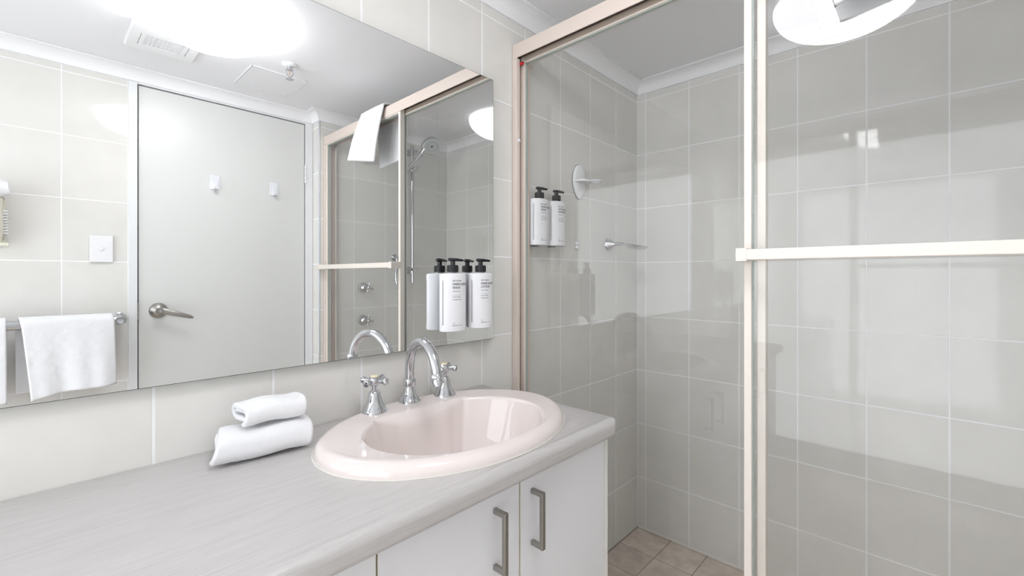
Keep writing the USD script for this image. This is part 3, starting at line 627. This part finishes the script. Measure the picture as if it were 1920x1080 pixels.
# ------------------------------------------------------------------ shower screen
XF = -.857                                  # front of the frame
ss = thing('shower_screen', 'beige framed sliding glass shower screen beside the vanity', 'shower screen', (-.83, -.73, 0))
y0, y1 = -.0012, YS + .0012
part('header', cat(cbox((XF, y1, 1.8905), (XF + .004, y0, 1.9365)), box((XF + .004, y1, 1.930), (-.790, y0, 1.9365)), cbox((-.794, y1, 1.8905), (-.790, y0, 1.9365))), 'screen_frame', ss, smooth=False)
part('header_track', cat(box((XF + .0045, y1, 1.922), (-.7945, y0, 1.9298)), box((-.8300, y1, 1.903), (-.8275, y0, 1.922))), 'track_shade', ss, smooth=False)  # dark colour stands for shade in the hollow header
for a_, b_ in ((y0 - .020, y0), (y1, y1 + .020)):
    wallside = b_ if b_ > -.5 else a_
    lo_, hi_ = (wallside - .003, wallside) if b_ > -.5 else (wallside, wallside + .003)
    part('jamb', cat(cbox((XF, a_, .03), (XF + .016, b_, 1.8903), .001), box((XF + .016, lo_, .03), (-.792, hi_, 1.8903)), cbox((-.800, a_, .03), (-.792, b_, 1.8903), .001)), 'screen_frame', ss, smooth=False)
part('sill', cat(cbox((XF - .004, y1, .0005), (-.786, y0, .030), .002), *[box((x, y1, .030), (x + .002, y0, .040)) for x in (XF + .002, -.829, -.796)]), 'screen_frame', ss, smooth=False)
def sliding(xa, xb, ya, yb, z0, z1, stl, str_, mat, label):
    """A sliding leaf: frame of stiles and rails (a part), its glass pane a sub-part."""
    xm = (xa + xb) / 2
    fr = part('sliding_door', cat(cbox((xa, ya, z0), (xb, ya + stl, z1), .0012), cbox((xa, yb - str_, z0), (xb, yb, z1), .0012), cbox((xa, ya + stl, z1 - .022), (xb, yb - str_, z1), .0012), cbox((xa, ya + stl, z0), (xb, yb - str_, z0 + .035), .0012)), mat, ss, smooth=False, label=label)
    part('glass_pane', box((xm - .0025, ya + stl - .004, z0 + .03), (xm + .0025, yb - str_ + .004, z1 - .018)), 'glass', fr, smooth=False)
    part('pane_seal', cat(*[box((xm - .0042, y - .0012, z0 + .035), (xm + .0042, y + .0012, z1 - .022)) for y in (ya + stl + .0008, yb - str_ - .0008)], *[box((xm - .0042, ya + stl, z - .0012), (xm + .0042, yb - str_, z + .0012)) for z in (z1 - .0228, z0 + .0358)]), 'glass_edge', fr, smooth=False)
    return fr
ia, ib, iy0, iy1, iz0, iz1 = -.8265, -.8045, -.7445, -.0085, .042, 1.9035
inner = part('sliding_door', cat(cbox((ia, iy1 - .0185, iz0), (ib, iy1, iz1), .0012), cbox((ia, iy0 + .0175, iz0), (ib, iy1 - .0185, iz0 + .035), .0012)), 'screen_frame', ss, smooth=False, label='inner sliding door nearest the mirror wall')
part('stile', cbox((ia, iy0, iz0), (ib, iy0 + .0175, iz1), .0012), 'screen_cream', inner, smooth=False)
part('top_rail', cbox((ia, iy0 + .0175, iz1 - .0175), (ib, iy1 - .0185, iz1), .0012), 'rail_shade', inner, smooth=False)  # coloured as if shaded by the header
part('rail_bead', cbox((ia - .001, iy0 + .0175, iz1 - .0215), (ib + .001, iy1 - .0185, iz1 - .0175), .0008), 'screen_cream', inner, smooth=False)
xm = (ia + ib) / 2
part('glass_pane', box((xm - .0025, iy0 + .0135, iz0 + .03), (xm + .0025, iy1 - .0145, iz1 - .0225)), 'glass', inner, smooth=False)
part('pane_seal', cat(*[box((xm - .0038, y - .0008, iz0 + .035), (xm + .0038, y + .0008, iz1 - .0215)) for y in (iy0 + .0183, iy1 - .0193)], *[box((xm - .0038, iy0 + .0175, z - .0008), (xm + .0038, iy1 - .0185, z + .0008)) for z in (iz1 - .0224, iz0 + .0358)]), 'glass_edge', inner, smooth=False)
outer = sliding(-.8535, -.8315, YS + .016, -.7075, .042, 1.9085, .0155, .0155, 'screen_cream', 'outer sliding door with the towel bar')
bz, bx = 1.2205, -.892
part('towel_bar', rbox((bx - .0075, YS + .035, bz - .0118), (bx + .0085, -.722, bz + .0118), .003), 'screen_cream', outer, smooth=30)
for ya_, yb_ in ((-.727, -.7035), (YS + .0145, YS + .036)):
    part('bar_bracket', cat(rbox((bx - .009, ya_ + .0004, bz - .0145), (-.8538, yb_ - .0004, bz + .0145), .0022), ), 'screen_cream', outer, smooth=30)
part('bumper', lathe([(0, 0), (.0052, 0), (.0052, .026), (.0038, .0285), (0, .0285)], 16, (0, -1, -.06), (-.8385, y0 - .004, 1.8765)), 'red_rubber', ss, label='small red rubber bumper under the header')
part('bumper', lathe([(0, 0), (.0058, 0), (.0058, .003), (.004, .005), (0, .005)], 18, (0, -1, 0), (-.8475, y0 - .0201, 1.620)), 'white_plastic', ss, label='small white bumper on the jamb')

# towel hung over the header
ht = thing('hanging_towel', 'white hand towel draped over the top rail of the shower screen', 'towel', (-.83, -.96, 1.75))
def fn(s, w):
    # s: from the front hem up, over the header and down behind; w across (along y)
    Lf, Lo, Lb = .215, .085, .22
    d_ = s * (Lf + Lo + Lb)
    if d_ < Lf:
        q = d_ / Lf; x, z = -.8685 - .012 * (1 - q) ** 1.5 - .007 * math.sin(q * 3.1), 1.7375 + (1.939 - 1.7375) * q
    elif d_ < Lf + Lo:
        a_ = (d_ - Lf) / Lo * PI; x, z = -.8245 - .044 * math.cos(a_), 1.9415 + .0135 * math.sin(a_)
    else:
        q = (d_ - Lf - Lo) / Lb; x, z = -.780 + .012 * q, 1.939 - .235 * q
    front = max(0, 1 - d_ / Lf); bk = max(0, (d_ - Lf - Lo) / Lb)
    yl, yr = -1.020 - .100 * front - .0 * bk, -.815 - .062 * front - .02 * bk
    y = yl + (yr - yl) * w
    z += (-.045 * w * front) + .010 * w * bk
    x -= (.005 * math.sin(w * 5 + 1) + .010 * (4 * w * (1 - w)) ** .5) * front ** .7 + .004 * (4 * w * (1 - w)) ** .5
    return (x, y, z)
part('cloth', sheet(fn, 110, 60, .0085, .0010, 70, 9), 'terry', ht, smooth=True)

# ------------------------------------------------------------------ towel rail, towels, switch, hooks, hair dryer (in the mirror)
rz, ryy = .9935, YB + .082
tr = thing('towel_rail', 'chrome wall towel rail beside the entrance door', 'towel rail', (-1.9, YB, rz))
part('rail', tube([(x, ryy, rz) for x in np.linspace(-1.697, -2.235, 6)], .0185, 22), 'chrome', tr)
part('end_cap', lathe([(0, 0), (.0175, 0), (.0175, .004), (.0150, .007), (0, .007)], 28, (0, 1, 0), (-1.6995, ryy + .0165, rz)), 'chrome', tr)
for x in (-1.6995, -2.235):
    part('post', lathe([(0, 0), (.025, 0), (.025, .005), (.019, .008), (.0165, .012), (.0165, .098), (0, .098)], 28, (0, 1, 0), (x, YB + .0005, rz)), 'chrome', tr)
def rail_towel(x0, x1, x0b, x1b, zf, zk, seed, slip):
    """Towel over the rail: top from x0 to x1, hem from x0b to x1b."""
    def fn(s, w):
        Lf, Lo, Lb = rz - zf, PI * .0248, rz - zk; d_ = s * (Lf + Lo + Lb)
        if d_ < Lf:
            q = d_ / Lf; y, z = ryy + .0248 + .012 * (1 - q) ** 2, zf + Lf * q
        elif d_ < Lf + Lo:
            a_ = (d_ - Lf) / Lo * PI; y, z = ryy + .0248 * math.cos(a_), rz + .0248 * math.sin(a_)
        else:
            q = (d_ - Lf - Lo) / Lb; y, z = ryy - .0248, rz - Lb * q
        f = max(0, 1 - d_ / Lf)
        xa, xb = x0 + (x0b - x0) * f ** .9, x1 + (x1b - x1) * f ** .9
        if d_ > Lf + Lo: xa -= slip * (d_ - Lf - Lo) / Lb * 0 + slip; xb -= slip
        elif d_ > Lf: xa -= slip * (d_ - Lf) / Lo; xb -= slip * (d_ - Lf) / Lo
        x = xa + (xb - xa) * w
        z += .024 * w * f - .004 * math.sin(w * 7 + seed) * f
        y += (.0055 * math.sin(w * 8 + seed) + .003 * math.sin(w * 19 + 2 * seed)) * f * 1.1
        return (x, y, z)
    return sheet(fn, 120, 90, .0085, .0014, 55, seed)
tw = thing('rail_towel', 'white terry towel hanging over the chrome rail between the door and the hair dryer', 'towel', (-1.84, ryy, rz))
part('cloth', rail_towel(-1.978, -1.7205, -1.952, -1.715, .7165, .735, 2, .014), 'terry', tw, smooth=True)
tw = thing('rail_towel', 'second white towel on the far end of the chrome rail, cut by the picture edge', 'towel', (-2.1, ryy, rz))
part('cloth', rail_towel(-2.20, -2.0125, -2.195, -2.0105, .690, .74, 5, .0), 'terry', tw, smooth=True)
sw = thing('light_switch', 'square white wall switch plate above the towel rail', 'light switch', (-1.753, YB, 1.286))
part('plate', rbox((-1.7895, YB + .0004, 1.2305), (-1.7165, YB + .0095, 1.3415), .003), 'white_plastic', sw, smooth=30)
part('rocker', cat(lathe([(0, 0), (.0085, 0), (.0080, .003), (.0065, .004), (0, .0045)], 24, (0, 1, 0), (-1.753, YB + .009, 1.2865))), 'clear_plastic', sw)
for x, lb in ((-1.348, 'clear white adhesive robe hook on the door, nearer the lever handle'), (-1.0815, 'clear white adhesive robe hook on the door, nearer the hinges')):
    z = 1.6225 if x < -1.2 else 1.6265
    rh = thing('robe_hook', lb, 'hook', (x, YB, z))
    part('plate', cbox((x - .020, YB - .0018, z - .033), (x + .020, YB + .002, z + .037), .001), 'clear_plastic', rh, smooth=False)
    P = Polygon([(0, 0), (.030, 0), (.033, .010), (.031, .011), (.027, .005), (.012, .005), (.004, .034), (0, .034)])
    mm = prism(P, .017); T = np.eye(4); T[:3, 0], T[:3, 1], T[:3, 2] = (0, 1, 0), (0, 0, 1), (1, 0, 0); T[:3, 3] = (x - .0085, YB + .002, z - .032); mm.apply_transform(T)
    part('hook', mm, 'clear_plastic', rh, smooth=False)
hx, hy = -2.048, YB + .060
hdx = thing('hair_dryer', 'white wall-mounted hair dryer at the far left of the mirror reflection', 'hair dryer', (hx, YB, 1.30))
part('holster', cat(rbox((hx - .045, YB + .0004, 1.290), (hx + .032, YB + .035, 1.465), .008), tube([(hx - .03, hy, 1.288), (hx + .040, hy + .004, 1.288)], .0075, 14)), 'ivory_plastic', hdx, smooth=35)
part('handle', tube(spline([(hx + .006, hy, 1.30), (hx + .004, hy, 1.38), (hx, hy, 1.455)], 12), [.016, .019, .021, .022, .0225, .0225, .0225, .0225, .023, .024, .025, .026], 20), 'ivory_plastic', hdx)
part('body', cat(lathe([(0, 0), (.026, 0), (.033, .012), (.035, .040), (.032, .072), (.026, .088), (.024, .098), (0, .098)], 30, (1, .1, .12), (hx - .055, hy, 1.482)), lathe([(0, 0), (.017, 0), (.020, .006), (.017, .012), (0, .014)], 20, (.8, .5, .3), (hx + .02, hy + .01, 1.505))), 'white_plastic', hdx)
cd_ = [(hx + .026 + .011 * math.cos(q), YB + .050 + .011 * math.sin(q), 1.412 - .0016 * q) for q in np.linspace(0, 2 * PI * 9, 150)]
part('cord', tube(cd_, .0026, 6), 'white_plastic', hdx)
